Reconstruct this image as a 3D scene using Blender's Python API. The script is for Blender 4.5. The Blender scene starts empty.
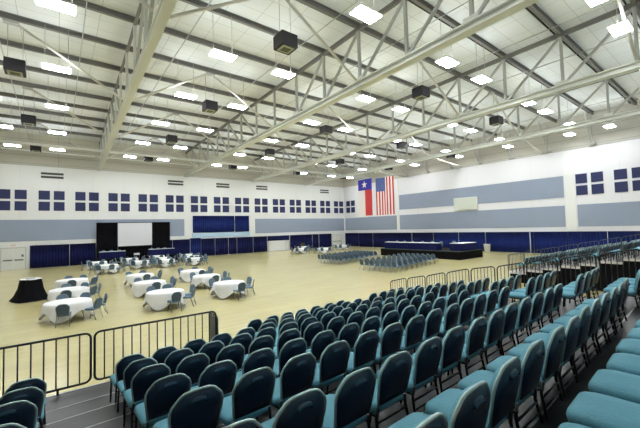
import bpy, math, random
from mathutils import Vector, Matrix
random.seed(7)
sc = bpy.context.scene
# ------------------------------------------------------------------ camera
YAW, PIT, ROL = math.radians(37.862), math.radians(2.4034), math.radians(-1.5283)
EYE = Vector((0, 0, 3.6))
fw = Vector((math.sin(YAW)*math.cos(PIT), math.cos(YAW)*math.cos(PIT), math.sin(PIT)))
rt0 = Vector((math.cos(YAW), -math.sin(YAW), 0)); up0 = rt0.cross(fw)
rt = rt0*math.cos(ROL) + up0*math.sin(ROL); up = -rt0*math.sin(ROL) + up0*math.cos(ROL)
cd = bpy.data.cameras.new('camera'); cam = bpy.data.objects.new('camera', cd)
sc.collection.objects.link(cam)
cd.sensor_width = 36; cd.lens = 337.12/640*36; cd.clip_start = 0.05; cd.clip_end = 300
m = Matrix((rt, up, -fw)).transposed().to_4x4(); m.translation = EYE
cam.matrix_world = m
sc.camera = cam
# ------------------------------------------------------------------ world, exposure
w = bpy.data.worlds.new('world'); sc.world = w; w.use_nodes = True
w.node_tree.nodes['Background'].inputs[0].default_value = (0.6, 0.7, 0.9, 1)
w.node_tree.nodes['Background'].inputs[1].default_value = 0.3
sc.view_settings.view_transform = 'Standard'
try: sc.view_settings.look = 'None'
except Exception: pass
sc.view_settings.gamma = 1.0
sc.view_settings.exposure = 0.72
LAMP = 34.0
try:
    sc.cycles.max_bounces = 8; sc.cycles.diffuse_bounces = 6; sc.cycles.sample_clamp_indirect = 6
    sc.cycles.use_denoising = True; sc.cycles.glossy_bounces = 3
except Exception: pass
COL = sc.collection
PI = math.pi

# ------------------------------------------------------------------ materials
MAT = {}
def mat(name, col, rough=0.6, metal=0.0, emit=None, es=0.0, noise=None, bump=None, spec=None, sheen=None):
    if name in MAT: return MAT[name]
    M = bpy.data.materials.new(name); M.use_nodes = True
    nt = M.node_tree; b = nt.nodes['Principled BSDF']
    b.inputs['Base Color'].default_value = (*col, 1); b.inputs['Roughness'].default_value = rough
    b.inputs['Metallic'].default_value = metal
    if spec is not None: b.inputs['Specular IOR Level'].default_value = spec
    if emit: b.inputs['Emission Color'].default_value = (*emit, 1); b.inputs['Emission Strength'].default_value = es
    if noise:
        sc_, amt = noise
        tc = nt.nodes.new('ShaderNodeTexCoord'); n = nt.nodes.new('ShaderNodeTexNoise')
        n.inputs['Scale'].default_value = sc_; n.inputs['Detail'].default_value = 4
        mx = nt.nodes.new('ShaderNodeMix'); mx.data_type = 'RGBA'
        mx.inputs[6].default_value = (*[c*(1-amt) for c in col], 1)
        mx.inputs[7].default_value = (*[min(1, c*(1+amt)) for c in col], 1)
        nt.links.new(tc.outputs['Object'], n.inputs['Vector']); nt.links.new(n.outputs['Fac'], mx.inputs[0])
        nt.links.new(mx.outputs[2], b.inputs['Base Color'])
        if bump:
            bp = nt.nodes.new('ShaderNodeBump'); bp.inputs['Strength'].default_value = bump
            bp.inputs['Distance'].default_value = 0.01
            nt.links.new(n.outputs['Fac'], bp.inputs['Height']); nt.links.new(bp.outputs[0], b.inputs['Normal'])
    MAT[name] = M; return M

def brick_mat(name, c1, c2, line, rough, bw, bh, mortar, rot=0.0, coord='Object', offs=0.0, metal=0, noise_amt=0.0, vertical=None):
    """panels or boards with thin joints; vertical='x'/'y' maps a wall plane"""
    M = bpy.data.materials.new(name); M.use_nodes = True
    nt = M.node_tree; b = nt.nodes['Principled BSDF']; b.inputs['Roughness'].default_value = rough
    tc = nt.nodes.new('ShaderNodeTexCoord'); br = nt.nodes.new('ShaderNodeTexBrick')
    br.offset = offs; br.squash = 1
    br.inputs['Color1'].default_value = (*c1, 1); br.inputs['Color2'].default_value = (*c2, 1)
    br.inputs['Mortar'].default_value = (*line, 1); br.inputs['Scale'].default_value = 1
    br.inputs['Mortar Size'].default_value = mortar; br.inputs['Mortar Smooth'].default_value = 0.2
    br.inputs['Brick Width'].default_value = bw; br.inputs['Row Height'].default_value = bh
    src = tc.outputs[coord]
    if vertical:
        sp = nt.nodes.new('ShaderNodeSeparateXYZ'); cb = nt.nodes.new('ShaderNodeCombineXYZ')
        nt.links.new(src, sp.inputs[0]); nt.links.new(sp.outputs['X' if vertical == 'x' else 'Y'], cb.inputs[0])
        nt.links.new(sp.outputs['Z'], cb.inputs[1]); src = cb.outputs[0]
    mp = nt.nodes.new('ShaderNodeMapping'); mp.inputs['Rotation'].default_value = (0, 0, rot)
    nt.links.new(src, mp.inputs[0]); nt.links.new(mp.outputs[0], br.inputs['Vector'])
    out = br.outputs['Color']
    if noise_amt:
        n = nt.nodes.new('ShaderNodeTexNoise'); n.inputs['Scale'].default_value = 0.35; n.inputs['Detail'].default_value = 5
        nt.links.new(tc.outputs[coord], n.inputs['Vector'])
        mx = nt.nodes.new('ShaderNodeMix'); mx.data_type = 'RGBA'; mx.blend_type = 'MULTIPLY'; mx.inputs[0].default_value = 1
        cr = nt.nodes.new('ShaderNodeMapRange'); cr.inputs[3].default_value = 1-noise_amt; cr.inputs[4].default_value = 1+noise_amt
        nt.links.new(n.outputs['Fac'], cr.inputs[0]); nt.links.new(out, mx.inputs[6]); nt.links.new(cr.outputs[0], mx.inputs[7])
        out = mx.outputs[2]
    nt.links.new(out, b.inputs['Base Color'])
    MAT[name] = M; return M

wall_m = brick_mat('white painted wall', (0.80, 0.81, 0.81), (0.78, 0.79, 0.80), (0.66, 0.67, 0.68), 0.7, 3.34, 40, 0.012, vertical='x')
wallb_m = brick_mat('white painted side wall', (0.80, 0.80, 0.84), (0.79, 0.79, 0.83), (0.66, 0.66, 0.7), 0.7, 8, 40, 0.012, vertical='y')
upper_m = brick_mat('beige metal siding', (0.58, 0.56, 0.50), (0.56, 0.54, 0.48), (0.3, 0.29, 0.25), 0.6, 60, 0.9, 0.02, vertical='x')
upperb_m = brick_mat('beige metal siding side', (0.58, 0.56, 0.51), (0.56, 0.54, 0.49), (0.3, 0.29, 0.25), 0.6, 60, 0.9, 0.02, vertical='y')
floor_m = brick_mat('maple court boards', (0.62, 0.55, 0.28), (0.57, 0.505, 0.255), (0.44, 0.35, 0.18), 0.19, 2.4, 0.24, 0.004, offs=0.37, noise_amt=0.10)
ceil_m = brick_mat('acoustic roof deck', (0.75, 0.78, 0.79), (0.72, 0.75, 0.76), (0.46, 0.47, 0.47), 0.75, 1.7, 1.1, 0.014)
deck_m = brick_mat('charcoal plank decking', (0.028, 0.028, 0.034), (0.018, 0.018, 0.022), (0.010, 0.010, 0.010), 0.34, 2.44, 0.29, 0.008, noise_amt=0.3)
deck_edge = mat('aluminium deck edge', (0.36, 0.36, 0.36), 0.4, 0.6)
black_cloth = mat('black cloth', (0.006, 0.006, 0.008), 0.9, spec=0.1)
dark_frame = mat('dark steel frame', (0.022, 0.024, 0.027), 0.35, 0.6)
steel_cream = mat('cream painted steel', (0.66, 0.67, 0.62), 0.5)
steel_grey = mat('grey painted steel', (0.44, 0.45, 0.43), 0.5)
purlin_m = mat('dark grey purlin paint', (0.19, 0.185, 0.175), 0.6)
slot_m = mat('black joint strip', (0.03, 0.03, 0.028), 0.8)
pipe_m = mat('pale pipe paint', (0.66, 0.64, 0.58), 0.4)
band_m = mat('blue grey acoustic fabric', (0.29, 0.34, 0.45), 0.85, noise=(0.6, 0.05))
navy_pane = mat('navy pane', (0.014, 0.022, 0.10), 0.5)
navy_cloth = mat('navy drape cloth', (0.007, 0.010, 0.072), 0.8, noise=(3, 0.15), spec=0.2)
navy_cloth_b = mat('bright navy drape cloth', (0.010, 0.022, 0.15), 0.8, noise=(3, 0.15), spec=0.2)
white_cloth = mat('white table linen', (0.80, 0.80, 0.82), 0.8)
screen_m = mat('projection screen fabric', (0.72, 0.72, 0.76), 0.9)
silver = mat('silver pole', (0.55, 0.58, 0.62), 0.35, 0.6)
door_m = mat('white painted door', (0.74, 0.76, 0.74), 0.5)
lamp_m = mat('glowing lamp lens', (0.9, 0.9, 0.9), 0.5, emit=(0.94, 0.98, 1.0), es=LAMP)
lamp_up = mat('added uplight glow', (0.9, 0.9, 0.9), 0.5, emit=(0.94, 0.98, 1.0), es=LAMP*0.30)  # emission added on top of the lamps to light the ceiling
speaker_m = mat('dark speaker cabinet', (0.022, 0.020, 0.028), 0.6)
grille_m = mat('pale speaker grille', (0.42, 0.44, 0.32), 0.6)
seat_m = mat('teal seat fabric', (0.12, 0.34, 0.44), 0.85, noise=(60, 0.12), bump=0.3)
back_m = mat('dark teal back vinyl', (0.012, 0.026, 0.055), 0.30, noise=(40, 0.12), bump=0.12)
grip_highlight_m = mat('grip with painted highlight', (0.05, 0.09, 0.14), 0.25)  # paler than the back vinyl: highlight put into the colour
rim_m = mat('pale green frame tube', (0.42, 0.56, 0.55), 0.3, 0.5)
floor_seat = mat('blue grey seat fabric', (0.13, 0.20, 0.27), 0.85)
floor_back = mat('slate blue back fabric', (0.06, 0.10, 0.15), 0.7)
floor_rim = mat('grey chair frame', (0.22, 0.26, 0.28), 0.4, 0.5)
red_m = mat('red letters', (0.55, 0.05, 0.04), 0.6)
# ------------------------------------------------------------------ mesh helpers
class MB:
    def __init__(s): s.v = []; s.f = []; s.mi = []; s.sm = []; s.cur = 0; s.smooth = False
    def add(s, vs, fs):
        o = len(s.v); s.v += [tuple(p) for p in vs]
        for f in fs: s.f.append([i+o for i in f]); s.mi.append(s.cur); s.sm.append(s.smooth)
    def box(s, x0, y0, z0, x1, y1, z1):
        s.add([(x0,y0,z0),(x1,y0,z0),(x1,y1,z0),(x0,y1,z0),(x0,y0,z1),(x1,y0,z1),(x1,y1,z1),(x0,y1,z1)],
              [(0,3,2,1),(4,5,6,7),(0,1,5,4),(1,2,6,5),(2,3,7,6),(3,0,4,7)])
    def cbox(s, c, d, rz=0):
        n = len(s.v); s.box(-d[0]/2,-d[1]/2,-d[2]/2,d[0]/2,d[1]/2,d[2]/2)
        ca, sa = math.cos(rz), math.sin(rz)
        for i in range(n, len(s.v)):
            x, y, z = s.v[i]; s.v[i] = (c[0]+x*ca-y*sa, c[1]+x*sa+y*ca, c[2]+z)
    def bar(s, a, b, wd, ht=None, upv=(0,0,1)):
        """rectangular section bar between two points"""
        a = Vector(a); b = Vector(b); ht = ht or wd; d = (b-a).normalized(); u = Vector(upv)
        if abs(d.dot(u)) > 0.99: u = Vector((1,0,0))
        x = d.cross(u).normalized()*(wd/2); y = x.cross(d).normalized()*(ht/2)
        s.add([a-x-y,a+x-y,a+x+y,a-x+y,b-x-y,b+x-y,b+x+y,b-x+y],
              [(0,3,2,1),(4,5,6,7),(0,1,5,4),(1,2,6,5),(2,3,7,6),(3,0,4,7)])
    def tube(s, pts, r, n=6, closed=False, cap=True):
        pts = [Vector(p) for p in pts]; N = len(pts); rings = []
        old = s.smooth; s.smooth = True; vs = []; fs = []
        for i, p in enumerate(pts):
            if closed: d = (pts[(i+1)%N]-pts[i-1]).normalized()
            elif i == 0: d = (pts[1]-p).normalized()
            elif i == N-1: d = (p-pts[-2]).normalized()
            else: d = ((pts[i+1]-p).normalized()+(p-pts[i-1]).normalized()).normalized()
            u = Vector((0,0,1)) if abs(d.z) < 0.9 else Vector((1,0,0))
            if i and rings: u = rings[-1]
            x = (u - d*u.dot(d)).normalized(); y = d.cross(x); rings.append(x)
            for k in range(n):
                a = 2*PI*k/n; vs.append(p + x*(r*math.cos(a)) + y*(r*math.sin(a)))
        M_ = N if closed else N-1
        for i in range(M_):
            for k in range(n):
                a = i*n+k; b = i*n+(k+1)%n; c = ((i+1)%N)*n+(k+1)%n; d = ((i+1)%N)*n+k
                fs.append((a,b,c,d))
        if cap and not closed:
            fs.append(tuple(reversed(range(n)))); fs.append(tuple((N-1)*n+k for k in range(n)))
        s.add(vs, fs); s.smooth = old
    def build(s, name, mats, parent=None, link=True):
        me = bpy.data.meshes.new(name); me.from_pydata(s.v, [], s.f)
        if not isinstance(mats, (list, tuple)): mats = [mats]
        for m_ in mats: me.materials.append(m_)
        me.polygons.foreach_set('material_index', s.mi); me.polygons.foreach_set('use_smooth', s.sm)
        me.update()
        o = bpy.data.objects.new(name, me)
        if link: COL.objects.link(o)
        if parent: o.parent = parent
        return o
def tag(o, label, cat, group=None, kind=None):
    o['label'] = label; o['category'] = cat
    if group: o['group'] = group
    if kind: o['kind'] = kind
    return o
def thing(name, label, cat, loc=(0,0,0), rz=0, group=None):
    o = bpy.data.objects.new(name, None); COL.objects.link(o); o.empty_display_size = 0.2
    o.location = loc; o.rotation_euler = (0,0,rz)
    return tag(o, label, cat, group)
def struct(o): o['kind'] = 'structure'; return o
def copy_tree(o, parent=None):
    c = o.copy(); COL.objects.link(c); c.parent = parent
    for ch in list(o.children): copy_tree(ch, c)
    return c
ORD = ['first','second','third','fourth','fifth','sixth','seventh','eighth','ninth','tenth','eleventh','twelfth','thirteenth','fourteenth','fifteenth','sixteenth','seventeenth','eighteenth','nineteenth','twentieth']

# ================================================================== SHELL
WA, WB, XL, YB, WT, ZR = 49.2, 44.3, -17.5, -6.6, 11.5, 15.05
def simple(name, mm, *boxes):
    b = MB()
    for bx in boxes: b.box(*bx)
    return b.build(name, mm)
struct(simple('floor', floor_m, (XL-.3, YB-.3, -0.3, WB+.3, WA+.3, 0)))
struct(simple('ceiling', ceil_m, (XL-.3, YB-.3, ZR, WB+.3, WA+.3, ZR+.2)))
wl = simple('wall_left', wall_m, (XL-.3, WA, 0, WB+.3, WA+.3, WT)); struct(wl)
struct(simple('wall_right', wallb_m, (WB, YB-.3, 0, WB+.3, WA, WT)))
struct(simple('wall_back', wall_m, (XL-.3, YB-.3, 0, WB, YB, WT)))
struct(simple('wall_side', wallb_m, (XL-.3, YB, 0, XL, WA, WT)))
b = MB(); b.box(XL-.3, WA+.05, WT, WB+.3, WA+.3, ZR); b.box(XL-.3, YB-.3, WT, WB+.3, YB-.05, ZR)
struct(b.build('wall_upper_left', upper_m))
b = MB(); b.box(WB+.05, YB-.05, WT, WB+.3, WA+.05, ZR); b.box(XL-.3, YB-.05, WT, XL-.05, WA+.05, ZR)
struct(b.build('wall_upper_right', upperb_m))
# ledge caps and white strips at band edges (painted trim)
tn = [0]
def trim(mm, *bx):
    tn[0] += 1; o = simple('trim_%d' % tn[0], mm, bx); struct(o); return o
white_trim = mat('white trim paint', (0.84, 0.85, 0.85), 0.5)
trim(steel_grey, XL, WA-.06, WT-.06, WB, WA, WT); trim(steel_grey, WB-.06, YB, WT-.06, WB, WA-.06, WT)
trim(white_trim, 35.75, 0,0,0,0,0) if False else None
for y0, y1 in ((35.75, 36.2), (11.75, 12.7)):
    trim(white_trim, WB-.10, y0, 2.6, WB, y1, WT-.08)
# grey acoustic bands
def band(name_label, bx):
    o = simple('acoustic_wall_panel', band_m, bx); tag(o, name_label, 'wall panel', 'blue grey acoustic bands on the walls')
band('long grey acoustic band on far wall behind the projection screen', (-12, WA-.05, 3.03, 14.0, WA, 5.38))
band('grey acoustic band on far wall right of the raised navy curtain', (25.0, WA-.05, 3.03, 44.1, WA, 5.38))
band('short lower grey band on right wall beneath the two flags', (WB-.05, 36.3, 3.03, WB, 48.9, 5.38))
band('lower grey band on right wall beneath the blank scoreboard', (WB-.05, 12.8, 3.03, WB, 35.65, 5.38))
band('upper grey band on right wall behind the blank scoreboard', (WB-.05, 12.8, 6.29, WB, 35.65, 8.67))
band('grey band on right wall beneath navy windows at the right edge', (WB-.05, -6, 3.03, WB, 11.65, 5.38))
# square windows in groups of four
wn = [0]
def window(axis, c):
    wn[0] += 1
    fr = MB(); pn = MB(); W = 1.0; G = 0.17; z0, zm0, zm1, z1 = 6.40, 7.42, 7.66, 8.68
    for sx in (-1, 1):
        for (a, d) in ((z0, zm0), (zm1, z1)):
            u0 = c + (G if sx > 0 else -G-W); u1 = u0+W
            t = 0.035
            for (p, q, r_, s_) in ((u0, u1, a, a+t), (u0, u1, d-t, d), (u0, u0+t, a, d), (u1-t, u1, a, d)):
                if axis == 'x': fr.box(p, WA-.05, r_, q, WA, s_)
                else: fr.box(WB-.05, p, r_, WB, q, s_)
            if axis == 'x': pn.box(u0+t, WA-.03, a+t, u1-t, WA, d-t)
            else: pn.box(WB-.03, u0+t, a+t, WB, u1-t, d-t)
    o = fr.build('window_%d' % wn[0], mat('navy window frame', (0.03, 0.04, 0.14), 0.5)); struct(o)
    pn.build('window_pane', navy_pane, o)
for k in range(-1, 15): window('x', -3.933+3.342*k)
for c in (47.35, 43.0, 38.7, 10.5, 7.3, 4.0, .8): window('y', c)
# wall vents
for i, x in enumerate((-0.55, 12.9, 19.7, 26.3, 39.4)):
    t = thing('wall_vent', 'dark louvred vent high on far wall, %s from the left' % ORD[i], 'vent', (x, WA-.04, 10.4), 0, 'louvred vents high on the far wall')
    b = MB()
    for zz in (-.27, .13):
        b.box(-1.0, 0, zz, 1.0, .04, zz+.24)
    b.build('backing', mat('vent backing', (0.05, 0.055, 0.05), .7), t)
    b = MB()
    for zz in (-.27, .13):
        for q in range(5): b.box(-1.02+q*.5, -.03, zz-.01, -.98+q*.5, 0, zz+.25)
        for q in range(3): b.box(-1, -.03, zz+.04+.08*q, 1, 0, zz+.055+.08*q)
    b.build('louvre', mat('vent louvre', (0.12, 0.12, 0.11), .6), t)
# doors
def double_door(n, axis, u0, u1, H):
    d = MB(); b = MB(); f = MB(); mid = (u0+u1)/2
    def bx(m_, a, z0, c, z1, t0, t1):
        if axis == 'x': m_.box(a, WA-t1, z0, c, WA-t0, z1)
        else: m_.box(WB-t1, a, z0, WB-t0, c, z1)
    bx(d, u0, 0.02, mid-.012, H, 0.0, .06); bx(d, mid+.012, 0.02, u1, H, 0.0, .06)
    for a, c, z0, z1 in ((u0-.1, u0, 0, H+.1), (u1, u1+.1, 0, H+.1), (u0-.1, u1+.1, H, H+.1)): bx(f, a, z0, c, z1, 0, .1)
    o = d.build('door_%d' % n, door_m); struct(o)
    f.build('door_frame', mat('grey door frame', (0.55, 0.57, 0.56), .5), o)
    for a, c in ((u0+.12, mid-.1), (mid+.1, u1-.12)):
        h = MB(); bx(h, a, .98, c, 1.08, .06, .14); h.build('push_bar', mat('dark push bar', (.08,.08,.08), .4, .5), o)
    return o
double_door(1, 'x', -4.75, -2.85, 2.3)
dd = double_door(2, 'x', 41.0, 43.2, 2.2)
sgn = MB(); sgn.box(-3.15, WA-.075, 1.35, -2.97, WA-.06, 1.6); s_ = sgn.build('notice', mat('blue notice', (.1,.16,.3), .6)); tag(s_, 'small blue notice on the white double door at left edge', 'sign')
def text(body, size, loc, rot, mm, name, label=None, parent=None):
    cu = bpy.data.curves.new(name, 'FONT'); cu.body = body; cu.size = size; cu.extrude = 0.004; cu.align_x = 'CENTER'
    o = bpy.data.objects.new(name, cu); COL.objects.link(o); o.location = loc; o.rotation_euler = rot
    cu.materials.append(mm)
    dg = bpy.context.evaluated_depsgraph_get(); me = bpy.data.meshes.new_from_object(o.evaluated_get(dg))
    bpy.data.objects.remove(o); o = bpy.data.objects.new(name, me); COL.objects.link(o); o.location = loc; o.rotation_euler = rot
    if not me.materials: me.materials.append(mm)
    if parent: o.parent = parent
    return o
ex = thing('exit_sign', 'white exit sign with red letters above the left double door', 'sign', (-3.8, WA-.06, 2.62))
b = MB(); b.box(-.3, -.03, -.12, .3, .06, .14); b.build('sign_box', white_trim, ex)
text('EXIT', .24, (0, -.036, -.08), (PI/2, 0, 0), red_m, 'letters', parent=ex)

# ================================================================== DRAPES (pipe and drape)
def drape(axis, off, a, c, z0, z1, mm, label, amp=.05, pitch=.28, name='drape', group='navy drapes hung along the walls', cat='curtain'):
    """pleated cloth between a and c, standing off the wall"""
    n = max(6, int((c-a)/pitch)*4); base = (WA if axis == 'x' else WB) - off
    vs = []; fs = []; ph = random.random()*6
    for i in range(n+1):
        u = a+(c-a)*i/n
        for j, z in enumerate((z1, (z0+z1)/2, z0)):
            am = amp*(0.6+.5*j*.5)
            d = am*math.sin(2*PI*(u/pitch)+ph+.5*math.sin(u*1.7)) + .3*am*math.sin(u*7.3)
            vs.append((u, base+d, z) if axis == 'x' else (base+d, u, z))
    for i in range(n):
        for j in range(2):
            p = i*3+j; fs.append((p, p+3, p+4, p+1))
    m_ = MB(); m_.smooth = True; m_.add(vs, fs)
    vs2 = [((x, y+.03, z) if axis == 'x' else (x+.03, y, z)) for x, y, z in vs]
    m_.add(vs2, [tuple(reversed(f)) for f in fs])
    for j in (0, 2):
        N = len(vs)
        m_.f += [[i*3+j, (i+1)*3+j, (i+1)*3+j+N, i*3+j+N] for i in range(n)]; m_.mi += [0]*n; m_.sm += [False]*n
    o = m_.build(name, mm); tag(o, label, cat, group); return o
def pole(axis, off, u, h, label, r=.02):
    base = (WA if axis == 'x' else WB) - off
    x, y = (u, base) if axis == 'x' else (base, u)
    t = thing('drape_pole', label, 'pole', (x, y, 0), 0, 'silver upright poles of the drapes')
    b = MB(); b.tube([(0,0,.01), (0,0,h)], r, 8); b.build('upright', silver, t)
    b = MB(); b.cbox((0,0,.01), (.3,.3,.02)); b.build('base_plate', silver, t)
CH = 2.53
xs = [-2.35, 3.6]
drape('x', .22, -2.45, 1.07, .03, CH, navy_cloth, 'dark navy drape on far wall beside the left white door')
drape('x', .22, 1.08, 3.60, .03, CH, navy_cloth, 'dark navy drape on far wall meeting the black screen surround')
xa = [12.0, 14.7, 16.25, 18.25, 20.3, 21.7, 24.4, 27.0]
nm = ['just right of the black screen surround', 'below the left end of the raised curtain, brighter blue', 'under the raised curtain, narrow left one', 'under the middle of the raised curtain', 'under the right half of the raised curtain', 'under the right end of the raised curtain', 'between the raised curtain and the white shutter']
for i in range(7):
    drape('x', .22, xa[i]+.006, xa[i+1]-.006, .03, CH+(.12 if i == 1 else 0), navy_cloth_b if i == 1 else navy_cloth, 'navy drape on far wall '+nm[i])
drape('x', .22, 27.1, 31.3, 1.73, CH, navy_cloth, 'short navy drape above the white shutter on far wall')
drape('x', .22, 31.4, 37.6, .03, CH, navy_cloth, 'navy drape on far wall behind the round table with greenery')
drape('x', .22, 37.7, 40.7, .03, CH, navy_cloth, 'navy drape on far wall left of the corner door')
for u, l in ((1.06,'between the two darkest drapes near left door'), (12.35,'beside black screen surround'), (14.7,'at left of bright blue drape'), (18.25,'below middle of raised curtain'), (20.3,'right of the middle of raised curtain'), (21.7,'near the right part of raised curtain'), (24.4,'under right corner of raised curtain'), (31.35,'right of the white shutter'), (37.65,'left of the corner door'), (36.1, 'behind the round tables near the corner')):
    pole('x', .34, u, CH+.03, 'thin silver drape pole on far wall '+l)
ys = [48.9, 45.2, 41.5, 37.5, 33.2, 29.3, 25.3, 21.6, 16.0, 12.6, 9.2, 5.6, 2.0, -2.0]
yl = ['beside the corner door', 'second from the corner', 'behind left end of the stage', 'behind stage, third from its left end','behind the middle of the stage tables','behind the right part of the long stage table','behind the right end of the stage','behind the white bin','left of the tall silver pole','right of the tall silver pole','behind the far riser railing','behind the upper far risers','at the right edge of the picture']
for i in range(len(ys)-1):
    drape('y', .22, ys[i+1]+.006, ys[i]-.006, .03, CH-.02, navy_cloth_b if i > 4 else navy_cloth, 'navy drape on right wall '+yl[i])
for u, l in ((41.5,'behind the left end of the stage'), (33.2,'behind the long stage table'), (29.3,'behind stage chairs'), (25.3, 'at the stage right part'), (21.6,'beside the white bin'), (9.2,'rising above the far risers')):
    pole('y', .34, u, CH+.02, 'thin silver drape pole on right wall '+l)
pole('y', 1.2, 16.0, CH+.02, 'tall pale silver pole in front of right wall drapes left of far risers', .055)
# raised curtain above a pale band
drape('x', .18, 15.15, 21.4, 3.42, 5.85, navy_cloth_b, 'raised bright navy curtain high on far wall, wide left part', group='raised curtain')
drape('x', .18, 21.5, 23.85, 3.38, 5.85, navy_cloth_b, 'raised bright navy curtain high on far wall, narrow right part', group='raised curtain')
o = simple('ledge_panel', mat('pale blue ledge', (.45,.62,.80), .5), (15.1, WA-.12, 2.7, 24.0, WA, 3.36)); tag(o, 'pale blue ledge strip beneath the raised navy curtain', 'wall panel')
# black surround and screen
def black_drape(a, c, z0, z1, lab): drape('x', .5, a, c, z0, z1, black_cloth, lab, amp=.04, pitch=.4, group='black drapes around the screen')
black_drape(3.64, 5.85, .03, 4.98, 'tall black drape left of the projection screen')
black_drape(9.75, 12.0, .03, 4.98, 'tall black drape right of the projection screen')
black_drape(5.87, 9.73, .03, 1.98, 'black drape hanging below the projection screen')
t = thing('projection_screen', 'large blank white projection screen between black drapes', 'screen', (7.8, WA-.62, 0))
b = MB(); b.box(-1.93, 0, 2.0, 1.93, .03, 4.9); b.build('screen_surface', screen_m, t)
b = MB()
for bx in ((-1.97,-.01,1.94,1.97,.06,2.0),(-1.97,-.01,4.9,1.97,.06,4.97),(-1.98,-.01,1.94,-1.93,.06,4.97),(1.93,-.01,1.94,1.98,.06,4.97)): b.box(*bx)
b.build('frame', mat('black screen frame', (.02,.02,.02), .6), t)
b = MB()
for sx in (-1.9, 1.9): b.tube([(sx,.1,0),(sx,.1,4.9)], .03, 6)
b.build('stand', dark_frame, t)
# white roll shutter
t = thing('roll_shutter', 'white roll down counter shutter set between navy drapes on far wall', 'shutter', (28.9, WA-.24, 0))
b = MB(); b.box(-1.65, 0, .05, 1.65, .06, 1.7); b.build('shutter_panel', mat('white shutter', (.82,.82,.82), .5), t)
b = MB()
for q in range(9): b.box(-1.65, -.02, .12+.17*q, 1.65, 0, .14+.17*q)
for sx in (-1.68, 1.64): b.box(sx, -.03, 0, sx+.05, .0, 1.72)
b.build('slat_trim', mat('shutter trim', (.5,.5,.48), .5), t)
# scoreboard
t = thing('scoreboard', 'blank off-white scoreboard mounted over the upper grey band on right wall', 'scoreboard', (WB-.05, 24.15, 6.45))
b = MB(); b.box(-.25, -1.65, -.8, 0, 1.65, .8); b.build('cabinet', mat('off white cabinet', (.62,.66,.60), .5), t)
b = MB()
for bx in ((-.28,-1.68,-.83,-.24,1.68,-.76),(-.28,-1.68,.76,-.24,1.68,.83),(-.28,-1.68,-.83,-.24,-1.6,.83),(-.28,1.6,-.83,-.24,1.68,.83)): b.box(*bx)
b.build('frame', mat('light frame', (.75,.78,.74), .4), t)

# ================================================================== ROOF STEEL
ZB0, ZB1, ZT0, ZT1 = 11.35, 11.70, 14.60, 14.9
TS = .027
def tx(ti, y): return (2.85, 13.15, 23.65, 33.95)[ti] + TS*(y-8)
PY = 3.28
TX = [3.1, 13.5, 23.8, 34.1]
tl = ['leftmost long roof truss, seen nearly end-on', 'second roof truss from the left, crossing the picture top', 'third roof truss from the left', 'roof truss nearest the right wall']
for ti, X in enumerate(TX):
    t = thing('roof_truss', 'cream steel '+tl[ti], 'roof truss', (tx(ti, 0), 0, ZB0), -math.atan(TS), 'long roof trusses')
    y0, y1 = -6.2, WA-.03
    hw = .24 if ti else .18
    b = MB(); H_ = ZB1-ZB0
    b.box(-hw, y0, 0, hw, y1, .05); b.box(-hw, y0, H_-.05, hw, y1, H_); b.box(-.03, y0, .05, .03, y1, H_-.05)
    b.build('bottom_chord', steel_cream, t)
    b = MB(); z = ZT0-ZB0
    b.box(-.08, y0, z, .08, y1, z+.04); b.box(-.02, y0, z+.04, .02, y1, z+.29)
    b.build('top_chord', purlin_m, t)
    for n in range(-1, 15):
        y = PY*n
        b = MB(); b.bar((0,y,H_), (0,y,z), .14, .14); b.build('vertical_strut', steel_cream if ti == 0 else steel_grey, t)
        if n == 7: continue
        yo = y-PY if n < 7 else y+PY
        yo = max(yo, -6.1)
        b = MB(); b.bar((0,y,H_-.02), (0,min(yo, WA-.15),z+.02), .13, .13); b.build('diagonal_strut', steel_grey, t)
        if n % 2 == 0:
            b = MB(); b.box(-.16, y-.3, H_, .16, y+.3, H_+.22); b.build('gusset_plate', steel_cream, t)
# purlins
for n in range(-1, 15):
    y = PY*n
    t = thing('roof_purlin', 'dark steel purlin under the roof deck, %s from the far wall' % ORD[14-n], 'roof purlin', (0, y, ZT1-.2), 0, 'dark purlins under the roof deck')
    b = MB(); b.box(XL, -.085, .06, WB, .085, .085); b.box(XL, -.015, .085, WB, .015, .32); b.box(XL,-.10,.32,WB,.10,.345); b.build('beam', purlin_m, t)
    b = MB(); b.box(XL, .30, .27, WB, .36, .345); b.build('joint_strip', slot_m, t)
# kicker braces: inverted V from the bottom chords up to mid bay purlins
for bi, (xm, xl_, xr_) in enumerate(((-1.9, -7.2, 3.1), (8.3, 3.1, 13.5), (18.65, 13.5, 23.8), (28.95, 23.8, 34.1))):
    for j, n in enumerate((13, 10, 7, 4, 1)):
        y = PY*n
        xl_ = tx(bi-1, y) if bi else -7.2; xr_ = tx(bi, y); xm = (xl_+xr_)/2
        t = thing('knee_brace', 'pale inverted V brace in the %s bay from the left, %s from the far wall' % (ORD[bi], ORD[j]), 'roof brace', (xm, y, 0), 0, 'inverted V braces between trusses')
        b = MB(); b.tube([(xl_-xm+.3, 0, ZB1), (-.1, 0, ZT1-.24)], .075, 6); b.build('brace_arm', pipe_m, t) if bi else None
        b = MB(); b.tube([(xr_-xm-.3, 0, ZB1), (.1, 0, ZT1-.24)], .075, 6); b.build('brace_arm', pipe_m, t)
        b = MB(); b.box(-.3, -.15, ZT1-.35, .3, .15, ZT1-.22); b.build('gusset_plate', steel_grey, t)
for j, n in enumerate((10, 7, 4)):
    y = PY*n
    b = MB(); b.tube([(tx(3,y)+.4, y, ZB1-.15), (WB-.06, y+1.7, WT+.1)], .13, 8)
    o = b.build('wall_strut', pipe_m); tag(o, 'pale pipe strut from right truss to top of right wall, %s from the corner' % ORD[j], 'roof brace', 'struts to right wall')
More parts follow.
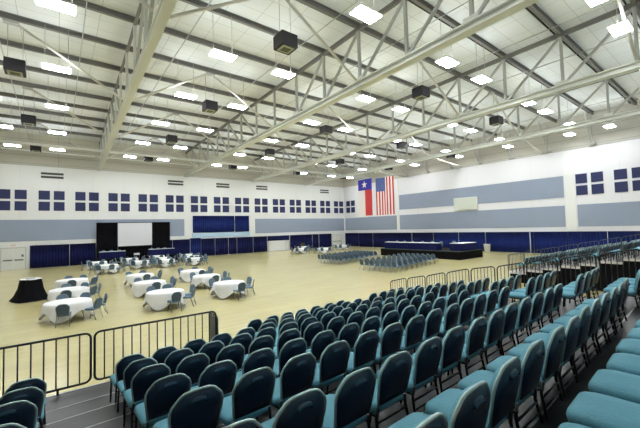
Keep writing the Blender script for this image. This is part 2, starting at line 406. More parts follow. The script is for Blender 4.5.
# joist seats along the right wall
for j in range(11):
    y = 2.0+4.0*j
    b = MB(); b.box(WB-.5, y-.25, WT+.02, WB-.02, y+.25, WT+.18); b.bar((WB-.3, y, WT+.18), (WB-2.6, y, ZT1-.25), .1); b.bar((WB-.3, y, WT+.18), (WB-.2, y, ZT1-.25), .08)
    o = b.build('wall_bracket', steel_grey); tag(o, 'grey steel bracket on top ledge of right wall, %s from the camera end' % ORD[j], 'bracket', 'brackets on right wall ledge')
# pipes along the roof
def pipe(pts, r, label, mm=pipe_m):
    b = MB(); b.tube(pts, r, 6); o = b.build('roof_pipe', mm); tag(o, label, 'pipe', 'pipes under the roof')
pipe([(XL+.02, 41.6, 12.3), (WB-.02, 41.6, 12.3)], .13, 'long pale pipe crossing under the roof near far wall', white_trim)
pipe([(XL+.02, 46.5, 12.6), (WB-.02, 46.5, 12.6)], .05, 'thinner pale pipe under roof closest to the far wall', white_trim)
pl = ['left edge', 'left bay near the lamps', 'second bay, left side', 'second bay, right side','third bay, left side','third bay, right side','fourth bay, left side','fourth bay, right side','last bay beside right wall']
for i, x in enumerate((-2.6, 1.0, 5.6, 11.2, 15.6, 21.6, 26.3, 32.0, 39.0)):
    pipe([(x, -6.4, 14.35), (x, WA-.02, 14.35)], .028, 'thin conduit running under the roof deck toward far wall, '+pl[i], steel_grey)

# lamps
LX = [(-3.6,0),(-.1,0),(6.6,1),(10.2,1),(16.9,2),(20.7,2),(27.6,3),(31.1,3),(37.2,4),(41.4,4)]
LY = [3.4, 9.6, 16.2, 22.5, 29.4, 36.9, 44.3]
lamp0 = None
def make_lamp():
    t = thing('hanging_lamp', 'x', 'ceiling lamp', (0,0,0), 0, 'bright rectangular hanging lamps')
    b = MB(); b.box(-.60,-.33,0,.60,.33,.03); b.build('lens', lamp_m, t)
    b = MB(); b.box(-.64,-.37,.031,.64,.37,.09); b.build('housing', mat('white lamp housing', (.8,.8,.78), .4), t)
    b = MB(); b.box(-.55,-.3,.091,.55,.3,.11); b.build('added_uplight', lamp_up, t)  # unseen glowing top, added to brighten the roof deck
    b = MB()
    for sx in (-.5,.5):
        b.tube([(sx,0,.11),(sx,0,2.3)], .012, 4)
    b.build('hanger', steel_grey, t)
    return t
lab_x = ['leftmost lamp of its row', 'second lamp of its row', 'third lamp of its row', 'fourth lamp of its row', 'fifth lamp of its row', 'sixth lamp of its row', 'seventh lamp of its row', 'eighth lamp of its row', 'ninth lamp of its row', 'rightmost of its row']
for j, y in enumerate(LY):
    for i, (x, bay) in enumerate(LX):
        if j == 0 and i < 2: continue
        yy = y + (.35 if j == 1 and i >= 4 else 0)
        if i == 9: yy = (8.0, 11.2, 17.2, 23.4, 30.2, 37.2, 44.3)[j]
        if lamp0 is None: t = lamp0 = make_lamp()
        else: t = copy_tree(lamp0)
        t.location = (x, yy, 12.5)
        t['label'] = 'glowing rectangular lamp, %s, %s row from far wall' % (lab_x[i], ORD[6-j])
# black hanging speakers
sp0 = None
for i, x in enumerate((-1.8, 8.4, 18.9, 29.5, 39.2)):
    for j, y in enumerate((13.1, 23.1, 33.3, 43.6)):
        if i == 0 and j == 0: continue
        if i == 4 and j == 0: continue
        if sp0 is None:
            t = sp0 = thing('hanging_speaker', 'x', 'loudspeaker', (0,0,0), 0, 'black speakers hanging from the roof')
            b = MB(); b.box(-.42,-.40,-.31,.42,.40,.31); b.build('cabinet', speaker_m, t)
            b = MB(); b.box(-.30,-.28,-.335,.30,.28,-.311); b.build('grille', grille_m, t)
            b = MB(); b.box(-.2,-.18,-.35,.2,.18,-.336); b.build('horn', mat('dark olive horn', (.12,.13,.08), .7), t)
            b = MB()
            for sx in (-.3,.3): b.tube([(sx,0,.31),(sx,0,2.25)], .016, 4)
            b.build('hanger', steel_grey, t)
        else: t = copy_tree(sp0)
        t.location = (x, y, 12.35)
        t['label'] = 'black box speaker hanging in the %s roof bay, %s from the far wall' % (ORD[i], ORD[3-j])

# ================================================================== FLAGS
def flag(name, label, y0, y1, z0, z1, painter, x=34.6):
    """hung flag: y0 = left edge in view (greater y)"""
    t = thing(name, label, 'flag', (x, (y0+y1)/2, z1))
    painter(t, y0-(y0+y1)/2, y1-(y0+y1)/2, z0-z1)
    b = MB(); b.tube([(0, y0-(y0+y1)/2+.1, .04), (0, y1-(y0+y1)/2-.1, .04)], .035, 6)
    b.build('rod', silver, t)
    b = MB()
    for q in (y0, y1): b.tube([(0, q-(y0+y1)/2, .04), (.0, q-(y0+y1)/2, ZB0-z1)], .012, 4)
    b.build('cable', silver, t)
def cloth_part(name, mm, t, a, c, z0, z1, dx=0):
    """wavy strip from y=a to y=c with thickness"""
    n = 12; vs = []; fs = []
    for i in range(n+1):
        y = a+(c-a)*i/n; d = .06*math.sin(y*3.1)
        for z in (z0, z1): vs.append((d-.012-dx, y, z)); vs.append((d+.012+dx, y, z))
    for i in range(n):
        p = i*4; q = p+4
        fs += [(p,q,q+2,p+2),(p+1,p+3,q+3,q+1),(p,p+1,q+1,q),(p+2,q+2,q+3,p+3)]
    fs += [(0,2,3,1),(n*4,n*4+1,n*4+3,n*4+2)]
    b = MB(); b.add(vs, fs); b.build(name, mm, t)
fred = mat('flag red', (.55,.045,.05), .8); fwhite = mat('flag white', (.80,.74,.74), .8); fblue = mat('flag blue', (.035,.03,.36), .8); usblue = mat('canton blue', (.025,.08,.32), .8)
def star(mm, t, y, z, R, x, name='star'):
    vs = [(x, y, z)]; N = 5
    for k in range(10):
        r = R if k % 2 == 0 else R*.4; a = PI/2+k*PI/5; vs.append((x, y+r*math.cos(a), z+r*math.sin(a)))
    vs += [(v[0]+.02, v[1], v[2]) for v in vs]
    fs = [(0, 1+k, 1+(k+1)%10) for k in range(10)]+[(11, 12+(k+1)%10, 12+k) for k in range(10)]+[(1+k,12+k,12+(k+1)%10,1+(k+1)%10) for k in range(10)]
    return vs, fs
def texas(t, L, R, zb):
    top = zb*.30
    cloth_part('blue_field', fblue, t, L, R, top, 0)
    cloth_part('white_stripe', fwhite, t, L, 0, zb, top); cloth_part('red_stripe', fred, t, 0, R, zb, top)
    v, f = star(None, t, 0, top/2, .55, -.11); b = MB(); b.add(v, f); b.build('star', fwhite, t)
def usflag(t, L, R, zb):
    n = 13; W = (R-L)/n
    for k in range(n):
        z1 = zb*.36 if k < 7 else 0
        cloth_part('stripe', fred if k % 2 == 0 else fwhite, t, L+W*k, L+W*(k+1), zb, z1)
    cloth_part('canton', usblue, t, L, L+W*7, zb*.36, 0)
    b = MB()
    for r_ in range(6):
        for c_ in range(5):
            v, f = star(None, t, L+W*7*(c_+.5)/5, zb*.36*(r_+.5)/6, .05, -.085); b.add(v, f)
    for r_ in range(5):
        for c_ in range(4):
            v, f = star(None, t, L+W*7*(c_+1)/5, zb*.36*(r_+1)/6, .05, -.085); b.add(v, f)
    o = b.build('stars', fwhite, t); o['kind'] = 'stuff'
flag('texas_flag' if False else 'star_flag', 'hanging flag with white star on blue over white and red halves', 35.2, 32.6, 5.2, 10.4, texas)
flag('striped_flag', 'hanging flag with red and white stripes and starred blue canton', 31.75, 28.7, 5.15, 10.2, usflag)

# ================================================================== CHAIRS
def back_outline(hw=.225, h=.46):
    H = [(.178,.045),(.195,.15),(.208,.26),(.207,.32),(.192,.362),(.135,.425),(.10,.443),(.045,.450)]
    P = [(-u, v) for u, v in H]+[(u, v) for u, v in reversed(H)]
    return P
TILT = .20
def bp(u, v, d):  # back plane point: v up the back, d = depth outwards to the rear
    z0, y0 = .435, -.235
    return (u, y0 - v*math.sin(TILT) - d*math.cos(TILT), z0 + v*math.cos(TILT) - d*math.sin(TILT))
def seat_mesh():
    b = MB(); b.smooth = True
    def ring(hw, hd, z, r, n=4, cy=.0):
        pts = []
        for cx, cy_, a0 in ((hw-r, hd-r, 0), (-hw+r, hd-r, PI/2), (-hw+r, -hd+r, PI), (hw-r, -hd+r, 1.5*PI)):
            for k in range(n+1):
                a = a0+PI/2*k/n; pts.append((cx+r*math.cos(a), cy+cy_+r*math.sin(a), z))
        return pts
    R = [ring(.195,.20,.385,.06), ring(.222,.228,.398,.07), ring(.228,.236,.43,.08), ring(.222,.230,.455,.08), ring(.20,.20,.470,.08), ring(.10,.10,.477,.06)]
    n = len(R[0]); vs = [p for r in R for p in r]; fs = []
    for i in range(len(R)-1):
        for k in range(n): fs.append((i*n+k, i*n+(k+1)%n, (i+1)*n+(k+1)%n, (i+1)*n+k))
    fs.append(tuple(reversed(range(n)))); fs.append(tuple((len(R)-1)*n+k for k in range(n)))
    b.add(vs, fs); return b
def back_mesh():
    b = MB(); P = back_outline(); n = len(P)
    def sc_(k, m_): return [((u*k), (.23+(v-.23)*k)) for u, v in m_]
    # rear (d>0) dark vinyl = slot 0 ; front = slot 1
    rings = [(1.0, .012), (.93, .03), (.6, .042), (.2, .046)]
    b.smooth = True
    vs = []; 
    for k, d in rings: vs += [bp(u, v, d) for u, v in sc_(k, P)]
    fs = []
    for i in range(len(rings)-1):
        for k in range(n): fs.append((i*n+k, (i+1)*n+k, (i+1)*n+(k+1)%n, i*n+(k+1)%n))
    fs.append(tuple(reversed([3*n+k for k in range(n)])))
    b.cur = 0; b.add(vs, fs)
    rings = [(1.0, .012), (.94, -.03), (.6, -.045), (.2, -.048)]
    vs = []
    for k, d in rings: vs += [bp(u, v, d) for u, v in sc_(k, P)]
    fs = []
    for i in range(3):
        for k in range(n): fs.append((i*n+k, i*n+(k+1)%n, (i+1)*n+(k+1)%n, (i+1)*n+k))
    fs.append(tuple(3*n+k for k in range(n)))
    b.cur = 1; b.add(vs, fs); b.cur = 0
    return b
def frame_mesh(r=.0115, n=6):
    b = MB(); P = back_outline(); pts = [bp(u*1.04, .23+(v-.23)*1.03, .008) for u, v in P]
    b.tube(pts, r, n); return b
def leg_pts(sx, front):
    if front: return [(sx*.20, .19, .40), (sx*.205, .205, .2), (sx*.21, .22, .0)]
    return [bp(sx*.185, .02, .008), (sx*.20, -.235, .36), (sx*.213, -.27, .18), (sx*.215, -.34, 0)]
def make_full_chair():
    t = thing('banquet_chair', 'x', 'chair')
    seat_mesh().build('seat', seat_m, t)
    back_mesh().build('backrest', [back_m, seat_m], t)
    b = MB(); pts = []
    vs = []; N = 10
    for i in range(N+1):
        a = PI*i/N; u = .062*math.cos(a)
        for vv, d in ((.345+.02*math.sin(a), .036), (.37+.022*math.sin(a), .060), (.392+.022*math.sin(a), .030)):
            vs.append(bp(u, vv, d))
    b.smooth = True; b.add(vs, [(i*3+j, i*3+j+1, i*3+j+4, i*3+j+3) for i in range(N) for j in range(2)]); 
    b.build('grip_highlight', grip_highlight_m, t)  # raised bump on the back, coloured lighter as its highlight
    frame_mesh().build('back_frame', rim_m, t)
    for sx in (-1, 1):
        for fr in (True, False):
            b = MB(); b.tube(leg_pts(sx, fr), .014, 6); b.build('leg', dark_frame, t)
    b = MB()
    for sx in (-1, 1): b.tube([(sx*.2, -.25, .385), (sx*.2, .19, .385)], .012, 6)
    b.tube([(-.2, .15, .385), (.2, .15, .385)], .01, 6); b.tube([(-.212, -.26, .25), (.212, -.26, .25)], .008, 6); b.tube([(-.212, -.245, .33), (.212, -.245, .33)], .01, 6)
    b.build('seat_frame', dark_frame, t)
    return t
def simple_chair_mb():
    """far chair as one mesh: slots 0 back, 1 seat, 2 frame, 3 legs"""
    b = MB(); P = back_outline()[::1]; n = len(P)
    vs = [bp(u, v, .03) for u, v in P]+[bp(u, v, -.03) for u, v in P]
    b.cur = 0; b.add(vs, [tuple(range(n))[::-1], ]); b.cur = 1; b.add(vs, [tuple(range(n, 2*n))])
    b.cur = 0; b.add(vs, [(k, (k+1)%n, n+(k+1)%n, n+k) for k in range(n)])
    b.cur = 1; b.box(-.22,-.225,.40,.22,.23,.47)
    b.cur = 2; b.tube([bp(u*1.04, .23+(v-.23)*1.03, .008) for u, v in P], .014, 4)
    b.cur = 3
    for sx in (-1, 1):
        for fr in (True, False): b.tube(leg_pts(sx, fr), .014, 4)
    return b
chair0 = make_full_chair(); chair0.location = (0, 0, -50)
far_riser_me = simple_chair_mb().build('stacking_chair', [back_m, seat_m, rim_m, dark_frame], link=False).data
far_floor_me = simple_chair_mb().build('stacking_chair', [floor_back, floor_seat, floor_rim, floor_rim], link=False).data
jobs = []   # (depth, kind, loc, rz, label, group)
def job(kind, x, y, z, rz, label, group):
    d = (Vector((x, y, z+.5))-EYE).dot(fw); jobs.append((d, kind, (x, y, z), rz, label, group))

# --------- near stand geometry
PH = .0477
def shear(x, y): return y + PH*(x-.8)
RY, TR, RZ, RR = 6.335, .883, .722, .177      # back-top line of row 0, tread, deck height, rise
def deck_z(r): return RZ + RR*r
def row_front(r): return RY - TR*r + .915      # at x = .8
ROFF = {-2:(.15,-.10), -1:(.14,-.03), 0:(.136,.03), 1:(.15,.06), 2:(.10,.07), 3:(.09,.03), 4:(.10,.06), 5:(-.02,-.03), 6:(.05,-.05), 7:(-.16,-.03)}
def row_name(r): return ORD[r+2]
def near_chair(r, xc, label):
    dx, dy = ROFF[r]; x = xc + dx + random.uniform(-.012,.012)
    y = shear(xc, RY-TR*r+dy) + .33 + random.uniform(-.015,.015)
    job('near', x, y, deck_z(r)+.002, PH+random.uniform(-.02,.02), label, 'teal chairs on the near risers')
for r in range(0, 5):
    near_chair(r, -.50, 'teal chair left of the near aisle, %s of its file from the front' % ORD[r])
for r in range(-2, 8):
    for c in range(0, 13):
        if r < 0 and c < 6: continue
        if r == 6 and c < 1: continue
        if r == 7 and c < 3: continue
        near_chair(r, .80+.52*c, 'teal chair in middle riser block, %s row from front, %s from near aisle' % (row_name(r), ORD[c]))
    for c in range(4):
        near_chair(r, .80+.52*(15.1+c), 'teal chair in right end riser block, %s row from front, %s from the railing' % (row_name(r), ORD[3-c]))
XE = 11.0
def riser_row(r, x0, x1, lab, depth=TR+.05):
    f = row_front(r); z = deck_z(r); t = thing('riser_platform', lab, 'riser', (x0, shear(x0, f), 0), 0, 'stepped seating platforms')
    L = x1-x0
    def q(m_, a, bb, y0, y1, z0, z1):
        vs = []
        for zz in (z0, z1):
            for (xx, yy) in ((a, y0), (bb, y0), (bb, y1), (a, y1)): vs.append((xx, yy+PH*xx, zz))
        m_.add(vs, [(0,3,2,1),(4,5,6,7),(0,1,5,4),(1,2,6,5),(2,3,7,6),(3,0,4,7)])
    b = MB(); q(b, 0, L, -depth, 0, z-.09, z); b.build('deck', deck_m, t)
    b = MB(); q(b, 0, L, 0, .025, z-.09, z+.004); q(b, -.025, 0, -depth+.05, .025, z-.09, z+.004); b.build('edge_trim', deck_edge, t)
    b = MB(); q(b, .02, L-.02, -.06, -.03, .005, z-.10); b.build('front_skirt', black_cloth, t)
    b = MB(); n = max(2, int(L/2.4))
    for k in range(n+1):
        xx = .1+(L-.2)*k/n
        for yy in (-.15, -depth+.1): b.tube([(xx, yy+PH*xx, 0), (xx, yy+PH*xx, z-.09)], .03, 6)
    b.build('support_leg', dark_frame, t)
    return t
for r in (-2, -1): riser_row(r, 3.62, XE, 'black low riser platform at front of the middle block, %s step' % ORD[r+2])
for r in range(0, 9):
    riser_row(r, -9.0, XE, 'charcoal riser platform under the %s row of teal chairs' % row_name(r), TR if r < 8 else 3.0)
# front landing behind left railings
t = thing('landing_platform', 'grey plank landing behind the black front railings', 'riser', (-9, 7.25, 0))
b = MB(); z = deck_z(0)
b.add([(0,-.44,z-.09),(12.0,.13,z-.09),(12.0,.62,z-.09),(0,.62,z-.09),(0,-.44,z),(12.0,.13,z),(12.0,.62,z),(0,.62,z)], [(0,3,2,1),(4,5,6,7),(0,1,5,4),(1,2,6,5),(2,3,7,6),(3,0,4,7)])
b.build('deck', deck_m, t)
b = MB(); b.box(0,.62,z-.12,12.0,.65,z+.005); b.box(12.0,.15,z-.12,12.03,.65,z+.005); b.box(9.85,-.0,z+.001,9.88,.62,z+.003); b.build('edge_trim', mat('bright landing edge', (.6,.6,.6), .4, .2), t)
b = MB(); b.box(.02,.56,.005,11.98,.60,z-.12); b.build('front_skirt', black_cloth, t)

# --------- railings
def rail_panel(p0, p1, ztop, zbot, foot, label, nb=8, corner=.10, r=.021, group='black guard rail panels', legs=True, k=0.0, mm=None):
    """rounded panel between two ground points; zbot = bottom rail height, foot = deck level"""
    P0 = Vector((*p0, 0)); P1 = Vector((*p1, 0)); d = (P1-P0); L = d.length; ang = math.atan2(d.y, d.x)
    t = thing('guard_rail', label, 'railing', (p0[0], p0[1], foot), ang, group)
    zt = ztop-foot; zb = zbot-foot; b = MB(); pts = []
    for cx, cz, a0 in ((L-corner, zt-corner, 0), (corner, zt-corner, PI/2), (corner, zb+corner, PI), (L-corner, zb+corner, 1.5*PI)):
        for q in range(5):
            a = a0+PI/2*q/4; pts.append((cx+corner*math.cos(a), 0, cz+corner*math.sin(a)))
    mm = mm or dark_frame
    pts = [(p[0], 0, p[2]+k*p[0]) for p in pts]
    b.tube(pts, r, 8, closed=True); b.build('frame', mm, t)
    for q in range(nb):
        x = L*(q+1)/(nb+1); b = MB(); b.tube([(x,0,zb+k*x), (x,0,zt+k*x)], r*.55, 6); b.build('baluster', mm, t)
    if legs:
        for x in (L*.22, L*.78):
            b = MB(); b.tube([(x,0,.004),(x,0,zb+.02+k*x)], r*.9, 6); b.build('foot_post', mm, t)
    return t
zf = deck_z(0); YF = 7.83
rail_panel((-1.75, YF), (.50, YF), zf+1.01, zf+.10, zf, 'black guard rail panel at the front left edge of the landing', nb=12)
rail_panel((-4.1, YF), (-1.8, YF), zf+1.01, zf+.10, zf, 'black guard rail panel running off the left edge', nb=12)
rail_panel((.56, YF), (2.92, YF), zf+1.01, zf+.10, zf, 'black guard rail panel in front of the first teal chairs', nb=14)
t = rail_panel((2.97, YF+.03), (2.97, YF+.55), zf+.87, zf-.10, .0, 'short grey panelled guard rail at stair corner, end of front railing', nb=3, r=.02)
b = MB(); b.box(.05,-.008,zf-.06,.47,.008,zf+.83); b.build('infill_panel', mat('dark grey mesh infill', (.11,.12,.12), .6), t)
# side rail stepping up towards the camera at x = XE+.05
kx = [.8628,.7826,.7018,.6251,.543,.4644,.3860,.3075,.2290,.1500,.072]
zz_ = [-.2083,-.1897,-.1734,-.1554,-.137,-.1242,-.1079,-.0920,-.0780,-.0630,-.048]
for i in range(10):
    X_ = 11.08; y0 = kx[i]*X_-.03; y1 = kx[i+1]*X_+.05; zt = 3.6+zz_[i]*X_
    z2 = 3.6+zz_[i+1]*X_
    rail_panel((X_, y0), (X_, y1), zt, zt-.92, zt-1.03 , 'black guard rail on right side of near risers, %s step from the floor' % ORD[i], nb=6, r=.018, k=(z2-zt)/(y0-y1))

# --------- far stand (second block) at the right
FX0, FX1 = 21.9, 35.0
def far_z(y): return 2.53-.205*y
far_rail_m = mat('grey far rail', (.07,.08,.10), .5, .3)
yy = 9.3
lab2 = []
for k in range(12):
    z = far_z(9.3)+.181*k; y1 = 9.35-.883*k
    t = thing('riser_platform', 'far riser platform beyond the gap, %s step up from its front' % ORD[k], 'riser', (FX0, y1, 0), 0, 'stepped platforms of the far stand')
    b = MB(); b.box(0,-.88,z-.09,FX1-FX0,0,z); b.build('deck', mat('pale far decking', (.36,.33,.33), .5), t)  # decking paler than on the near stand
    b = MB(); b.box(-.03,-.9,z-.10,0,.02,z+.01); b.box(0,0,z-.1,FX1-FX0,.02,z+.01); b.build('edge_trim', mat('pale edge', (.62,.6,.6), .5), t)
    b = MB(); b.box(0.02,-.88,.005,.05,0,z-.11); b.box(.05,-.05,.005,FX1-FX0,-.02,z-.11); b.build('skirt', black_cloth, t)
    zt = z+1.06
    rail_panel((FX0-.03, y1), (FX0-.03, y1-.86), zt, zt-.92, z, 'thin rail on the side of far risers, %s step up' % ORD[k], nb=4, r=.012, group='rails of the far stand', k=.2, mm=far_rail_m)
    for c in range(20):
        xc = FX0+.45+.52*c + (.9 if c >= 12 else 0)
        job('farstand', xc, y1-.50, z+.002, random.uniform(-.03,.03), 'teal chair on the far risers, %s row up, %s from the near side rail' % (ORD[k], ORD[c]), 'teal chairs on the far risers')
rail_panel((FX0, 9.42), (FX0+2.2, 9.42), far_z(9.3)+1.0, far_z(9.3)+.08, far_z(9.3), 'thin rail panel at front corner of the far risers', nb=10, r=.018, group='rails of the far stand')

# ================================================================== BANQUET FLOOR
R_T = .84
def cloth_mesh(R=R_T, z=.76, seed=0):
    b = MB(); b.smooth = True; n = 48; vs = [(0,0,z+.004)]; rnd = random.Random(seed); ph = rnd.random()*PI/2
    prof = []
    for j, (rr, t_) in enumerate(((.55,0),(.97,0),(1.0,.02),(1.02,.30),(1.05,.65),(1.08,1.0))):
        for k in range(n):
            a = 2*PI*k/n; fold = math.sin(a*12+ph)*.5+math.sin(a*5+ph*2)*.5
            cn = abs(math.cos(2*(a+ph)))**1.5; hem = .46 - .40*cn + .02*fold
            zz = z+.004 if t_ == 0 else z - (z-hem)*t_
            rad = R*rr*(1+.05*fold*t_)*(1+.05*cn*t_)
            vs.append((rad*math.cos(a), rad*math.sin(a), zz))
    fs = [(0, 1+k, 1+(k+1)%n) for k in range(n)]
    for j in range(5):
        for k in range(n):
            p = 1+j*n; fs.append((p+k, p+n+k, p+n+(k+1)%n, p+(k+1)%n))
    b.add(vs, fs); return b
cloths = [cloth_mesh(seed=s).build('tablecloth', white_cloth, link=False) for s in range(3)]
def make_table():
    t = thing('round_table', 'x', 'table')
    b = MB(); n = 32; R = R_T-.012
    vs = [(R*math.cos(2*PI*k/n), R*math.sin(2*PI*k/n), zz) for zz in (.725,.755) for k in range(n)]
    b.add(vs, [tuple(reversed(range(n))), tuple(range(n,2*n))]+[(k,(k+1)%n,n+(k+1)%n,n+k) for k in range(n)])
    b.build('tabletop', mat('brown plywood', (.25,.16,.09), .6), t)
    for sx in (-.45,.45):
        for sy in (-.4,.4):
            b = MB(); b.tube([(sx,sy*.4,.725),(sx,sy,0)], .016, 6); b.build('leg', dark_frame, t)
    return t
table0 = None; nT = [0]
def place_table(x, y, where, angs, chair_note, rch=1.05, kind='floor', g='round tables on the court'):
    global table0
    if table0 is None: t = table0 = make_table()
    else: t = copy_tree(table0)
    t.location = (x, y, 0); t.rotation_euler = (0,0,random.random()*3)
    t['label'] = 'round folding table under white cloth, '+where; t['group'] = g
    c = cloths[nT[0] % 3].copy(); COL.objects.link(c); nT[0] += 1
    c.location = (x, y, 0); c.rotation_euler = (0,0,random.random()*6)
    tag(c, 'white cloth draped over the round table, '+where, 'tablecloth', 'white tablecloths')
    for i, a in enumerate(angs):
        a_ = math.radians(a+random.uniform(-4,4)); rr = rch+random.uniform(-.03,.06)
        side = ['front side', 'near right', 'right', 'far right', 'back', 'far left', 'left', 'near left'][int(((a+90+22.5) % 360)//45)]
        if a in (98, 108): side = 'back left'
        elif a in (60, 70): side = 'back right'
        job('floor', x+rr*math.cos(a_), y+rr*math.sin(a_), .0, a_+PI/2, 'slate chair at the %s of table, %s' % (side, where), 'chairs at the round tables')
ANG = [-95, -38, 2, 60, 98]
fn = {0:'left group of three', 1:'middle group of three', 2:'right group of three'}
for ci, x in enumerate((.35, 4.1, 7.45)):
    for ri, y in enumerate(((18.2, 22.3, 26.7), (17.6, 21.7, 26.0), (17.9, 21.8, 25.4))[ci]):
        x += .12*ri
        place_table(x, y, '%s, %s' % (fn[ci], ('nearest one','middle one','farthest one')[ri]), [a+(10 if ci else 0) for a in ANG], '')
# crowded tables before the screen
cl = [(3.6,36.6),(6.6,38.6),(9.4,41.2),(12.6,40.2),(3.2,41.6),(6.4,43.4),(9.6,45.2),(13.0,44.0),(8.9,37.9),(11.6,37.2)]
wh = ['screen cluster, nearest left', 'screen cluster, second in front', 'screen cluster, third in front', 'screen cluster, front right', 'screen cluster, back left', 'screen cluster, just below screen', 'screen cluster, before right skirted table', 'screen cluster, back right','screen cluster, middle','screen cluster, near right']
for (x, y), l in zip(cl, wh):
    place_table(x, y, l, [-125, -80, -35, 10, 60, 120, 180], '')
for (x, y), l in (((31.0,44.6),'near far wall with greenery on it'), ((29.9,37.9),'left one of the two by the corner'), ((36.2,41.0),'one in front of the corner door'), ((27.6,40.4), 'between shutter and corner tables')):
    place_table(x, y, l, [-140, -90, -40, 10, 60, 130, 180], '')
# greenery centrepiece
t = thing('centrepiece', 'brown and green plant centrepiece on the round table near far wall', 'plant', (31.0, 44.6, .766))
b = MB(); b.cbox((0,0,.06), (.3,.3,.12)); b.build('basket', mat('brown basket', (.16,.09,.04), .8), t)
b = MB(); rnd = random.Random(3)
for k in range(90):
    a = rnd.random()*2*PI; e = rnd.uniform(.1,1.3); L = rnd.uniform(.25,.6)
    p = Vector((.05*math.cos(a),.05*math.sin(a),.12)); q = p+Vector((math.cos(a)*math.cos(e),math.sin(a)*math.cos(e),math.sin(e)))*L
    s = Vector((-math.sin(a),math.cos(a),0))*.05; mid = (p+q)/2
    b.add([p, mid-s, q, mid+s], [(0,1,2,3)])
b.build('foliage', mat('brown green foliage', (.14,.12,.035), .8), t)

# cocktail table with black cloth
t = thing('black_draped_table', 'tall table with a black cloth and white top standing alone at left', 'table', (-1.2, 25.1, 0), .35)
b = MB(); b.smooth = True; n = 40; vs = []
prof = [(.50,1.18),(.49,1.05),(.56,.65),(.72,.25),(.90,.02)]
for j, (r_, z) in enumerate(prof):
    for k in range(n):
        a = 2*PI*k/n; q = 1/max(abs(math.cos(a)), abs(math.sin(a))); q = 1+(q-1)*(.75 if j else .5)
        rad = r_*q*.88*(1+.03*math.sin(a*11)*(j/4)); vs.append((rad*math.cos(a), rad*math.sin(a), z))
fs = [(j*n+k, (j+1)*n+k, (j+1)*n+(k+1)%n, j*n+(k+1)%n) for j in range(4) for k in range(n)]
b.add(vs, fs); b.build('black_skirt', black_cloth, t)
b = MB(); vs = [(v[0]*1.0, v[1]*1.0, zz) for zz in (1.16, 1.20) for v in vs[:n]]
b.add(vs, [tuple(reversed(range(n))), tuple(range(n,2*n))]+[(k,(k+1)%n,n+(k+1)%n,n+k) for k in range(n)])
b.build('tabletop', white_cloth, t)
o = MB(); o.cbox((-1.2,25.0,1.238),(.35,.25,.07),.3); o = o.build('paper_stack', mat('grey papers', (.45,.46,.48), .7)); tag(o, 'small stack of papers on the tall black draped table', 'papers')
# skirted head tables below the screen
def skirted_table(name, label, x0, x1, y, z, ztop=.76, axis='x', depth=.76, group='navy skirted tables', lift=0):
    t = thing(name, label, 'table', ((x0+x1)/2, y, lift), 0, group); L = (x1-x0)/2
    b = MB(); b.box(-L,-depth/2,ztop-.03,L,depth/2,ztop); b.build('tabletop', white_cloth, t)
    b = MB(); b.smooth = True; per = []; nn = int((4*L+2*depth)/.06)
    corners = [(-L-.01,-depth/2-.01),(L+.01,-depth/2-.01),(L+.01,depth/2+.01),(-L-.01,depth/2+.01)]
    for q in range(4):
        a = Vector(corners[q]); c = Vector(corners[(q+1)%4]); nv = Vector((c-a).normalized()); nv = Vector((nv.y,-nv.x)); k = max(4, int((c-a).length/.06))
        for i in range(k): 
            p = a+(c-a)*i/k + nv*.018*math.sin(i*1.6); per.append((p.x, p.y))
    n = len(per)
    b.add([(x, y_, ztop-.032) for x, y_ in per]+[(x, y_, .01) for x, y_ in per], [(k,n+k,n+(k+1)%n,(k+1)%n) for k in range(n)])
    b.build('skirt', navy_cloth, t)
    return t
for i, (x0, x1) in enumerate(((3.75, 6.35), (8.9, 11.9))):
    o = simple('low_platform', black_cloth, (x0-.4, 45.6, 0.003, x1+.4, 47.6, .75)); tag(o, 'low black platform under the %s skirted table below the screen' % ('left','right')[i], 'stage')
    skirted_table('skirted_table', 'navy skirted table on black platform %s the projection screen' % ('left of','right of')[i], x0, x1, 46.4, 0, .78, lift=.753)
    for k in range(3):
        job('floor', x0+.5+.8*k, 47.05, .753, PI, 'chair behind the %s skirted table by the screen, %s from the left' % (('left','right')[i], ORD[k]), 'chairs behind skirted tables')
t = thing('projector_cart', 'small black cart with a white projector under the screen', 'projector', (7.45, 45.6, 0))
b = MB(); b.box(-.3,-.25,.95,.3,.25,.99)
for sx in (-.27,.27):
    for sy in (-.22,.22): b.tube([(sx,sy,0),(sx,sy,.95)], .02, 6)
b.build('cart', dark_frame, t); b = MB(); b.box(-.28,-.2,.995,.28,.2,1.2); b.tube([(.12,-.2,1.1),(.12,-.25,1.1)], .05, 8); b.build('projector_body', mat('white projector', (.8,.8,.8), .4), t)

# ================================================================== STAGE by the right wall
SX0, SX1, SY0, SY1, SZ = 31.9, 36.6, 18.3, 28.9, .86
t = thing('stage', 'long low stage with black skirt before the right wall drapes', 'stage', (SX0, SY0, 0))
b = MB(); b.box(0,0,SZ-.08,SX1-SX0,SY1-SY0,SZ); b.build('deck', mat('black stage deck', (.012,.012,.012), .7, spec=.15), t)
b = MB(); b.box(.03,.03,.005,SX1-SX0-.03,SY1-SY0-.03,SZ-.081); b.build('skirt', mat('black stage skirt', (.006,.005,.006), .9, spec=.1), t)
b = MB(); b.box(-.02,-.02,SZ-.06,SX1-SX0,.0,SZ); b.box(-.02,0,SZ-.06,0,SY1-SY0,SZ); b.build('edge_trim', mat('dark green edge', (.03,.06,.05), .5), t)
def stage_table(label, y0, y1, x, depth=.8, rz=0):
    tt = skirted_table('skirted_table', label, -(y1-y0)/2, (y1-y0)/2, 0, 0, .78, depth=depth, lift=SZ+.002)
    tt.location = (x, (y0+y1)/2, SZ+.003); tt.rotation_euler = (0,0,-PI/2); return tt
stage_table('long navy skirted table along the front of the stage, left one', 25.3, 28.8, 33.0)
stage_table('long navy skirted table along the front of the stage, second one', 21.3, 25.25, 33.0)
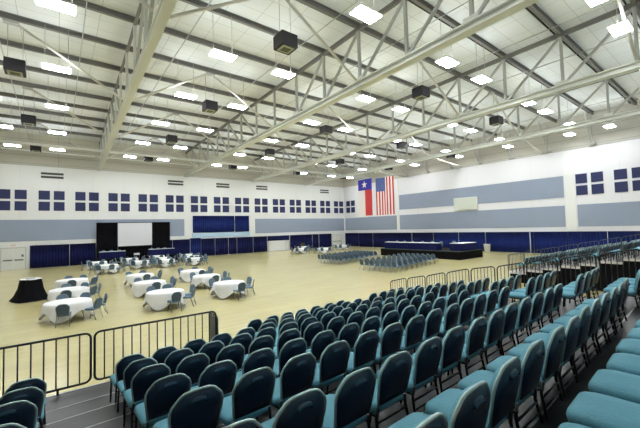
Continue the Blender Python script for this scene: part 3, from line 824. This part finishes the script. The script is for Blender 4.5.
stage_table('navy skirted table at right front corner of the stage', 18.5, 19.9, 34.2, depth=2.9)
for k, y in enumerate((21.9, 23.0, 24.4, 25.8, 27.0, 28.2)):
    job('floor', 34.0, y, SZ+.002, PI/2, 'chair on the stage behind the long skirted table, %s from its right end' % ORD[k], 'chairs on the stage')
job('floor', 35.0, 20.8, SZ+.002, PI/2+.3, 'chair on the stage between the long table and corner table', 'chairs on the stage')
t = thing('stage_steps', 'pale steps standing behind the gap between the stage tables', 'steps', (35.9, 20.9, SZ+.003))
b = MB(); b.box(-.3,-.7,0,.3,.7,.25); b.box(0,-.7,.25,.3,.7,.5); b.build('tread', mat('pale step', (.55,.57,.6), .5), t)
# waste bin
t = thing('waste_bin', 'white tapered waste bin on court before the right wall drapes', 'bin', (42.9, 20.9, 0))
b = MB(); b.smooth = True; n = 20
vs = [(r_*math.cos(2*PI*k/n), r_*math.sin(2*PI*k/n), z) for r_, z in ((.30,0),(.40,1.0)) for k in range(n)]
b.add(vs, [(k,(k+1)%n,n+(k+1)%n,n+k) for k in range(n)]+[tuple(reversed(range(n)))]); b.build('body', mat('white plastic', (.6,.62,.62), .5), t)
b = MB(); b.tube([(.41*math.cos(2*PI*k/n), .41*math.sin(2*PI*k/n), 1.0) for k in range(n)], .03, 6, closed=True); b.build('rim', mat('white plastic', (.6,.62,.62)), t)

# theatre rows facing the stage
for i in range(9):
    X = 20.7+.92*i
    for k in range(7):
        job('floor', X+.06*(6-k)-.2, 17.3+i*.18+.53*k, 0, -PI/2, 'slate chair, near block facing stage, %s row from back, %s from right end' % (ORD[i], ORD[k]), 'chairs set in rows before the stage')
for i in range(8):
    X = 21.7+.92*i
    for k in range(7):
        job('floor', X+.02*(6-k), 24.7+.2*i+.53*k, 0, -PI/2, 'slate chair, far block facing stage, %s row from back, %s from right end' % (ORD[i], ORD[k]), 'chairs set in rows before the stage')

# ------------------------------------------------------------------ place the chairs: the 300 largest as things, the rest as one
jobs.sort(key=lambda j: j[0])
first = True; rest = []
kept = 0
for d, kind, loc, rz, label, group in jobs:
    if kind == 'near' or (kept < 300):
        kept += 1
        if kind == 'near':
            if first: c = chair0; first = False
            else: c = copy_tree(chair0)
        else:
            c = bpy.data.objects.new('stacking_chair', far_riser_me if kind == 'farstand' else far_floor_me); COL.objects.link(c)
        c.location = loc; c.rotation_euler = (0,0,rz)
        tag(c, label, 'chair', group)
    else: rest.append((kind, loc, rz))
if rest:
    b = MB(); proto = simple_chair_mb()
    for kind, loc, rz in rest:
        ca, sa = math.cos(rz), math.sin(rz); o = len(b.v); off = 0 if kind == 'farstand' else 4
        b.v += [(loc[0]+x*ca-y*sa, loc[1]+x*sa+y*ca, loc[2]+z) for x, y, z in proto.v]
        b.f += [[i+o for i in f] for f in proto.f]; b.mi += [k+off for k in proto.mi]; b.sm += proto.sm
    o = b.build('distant_chairs', [back_m, seat_m, rim_m, dark_frame, floor_back, floor_seat, floor_rim, floor_rim])
    tag(o, 'smallest distant chairs at the far tables, stage rows and back of far risers', 'chair', kind='stuff')
print('chairs', len(jobs), 'rest', len(rest))
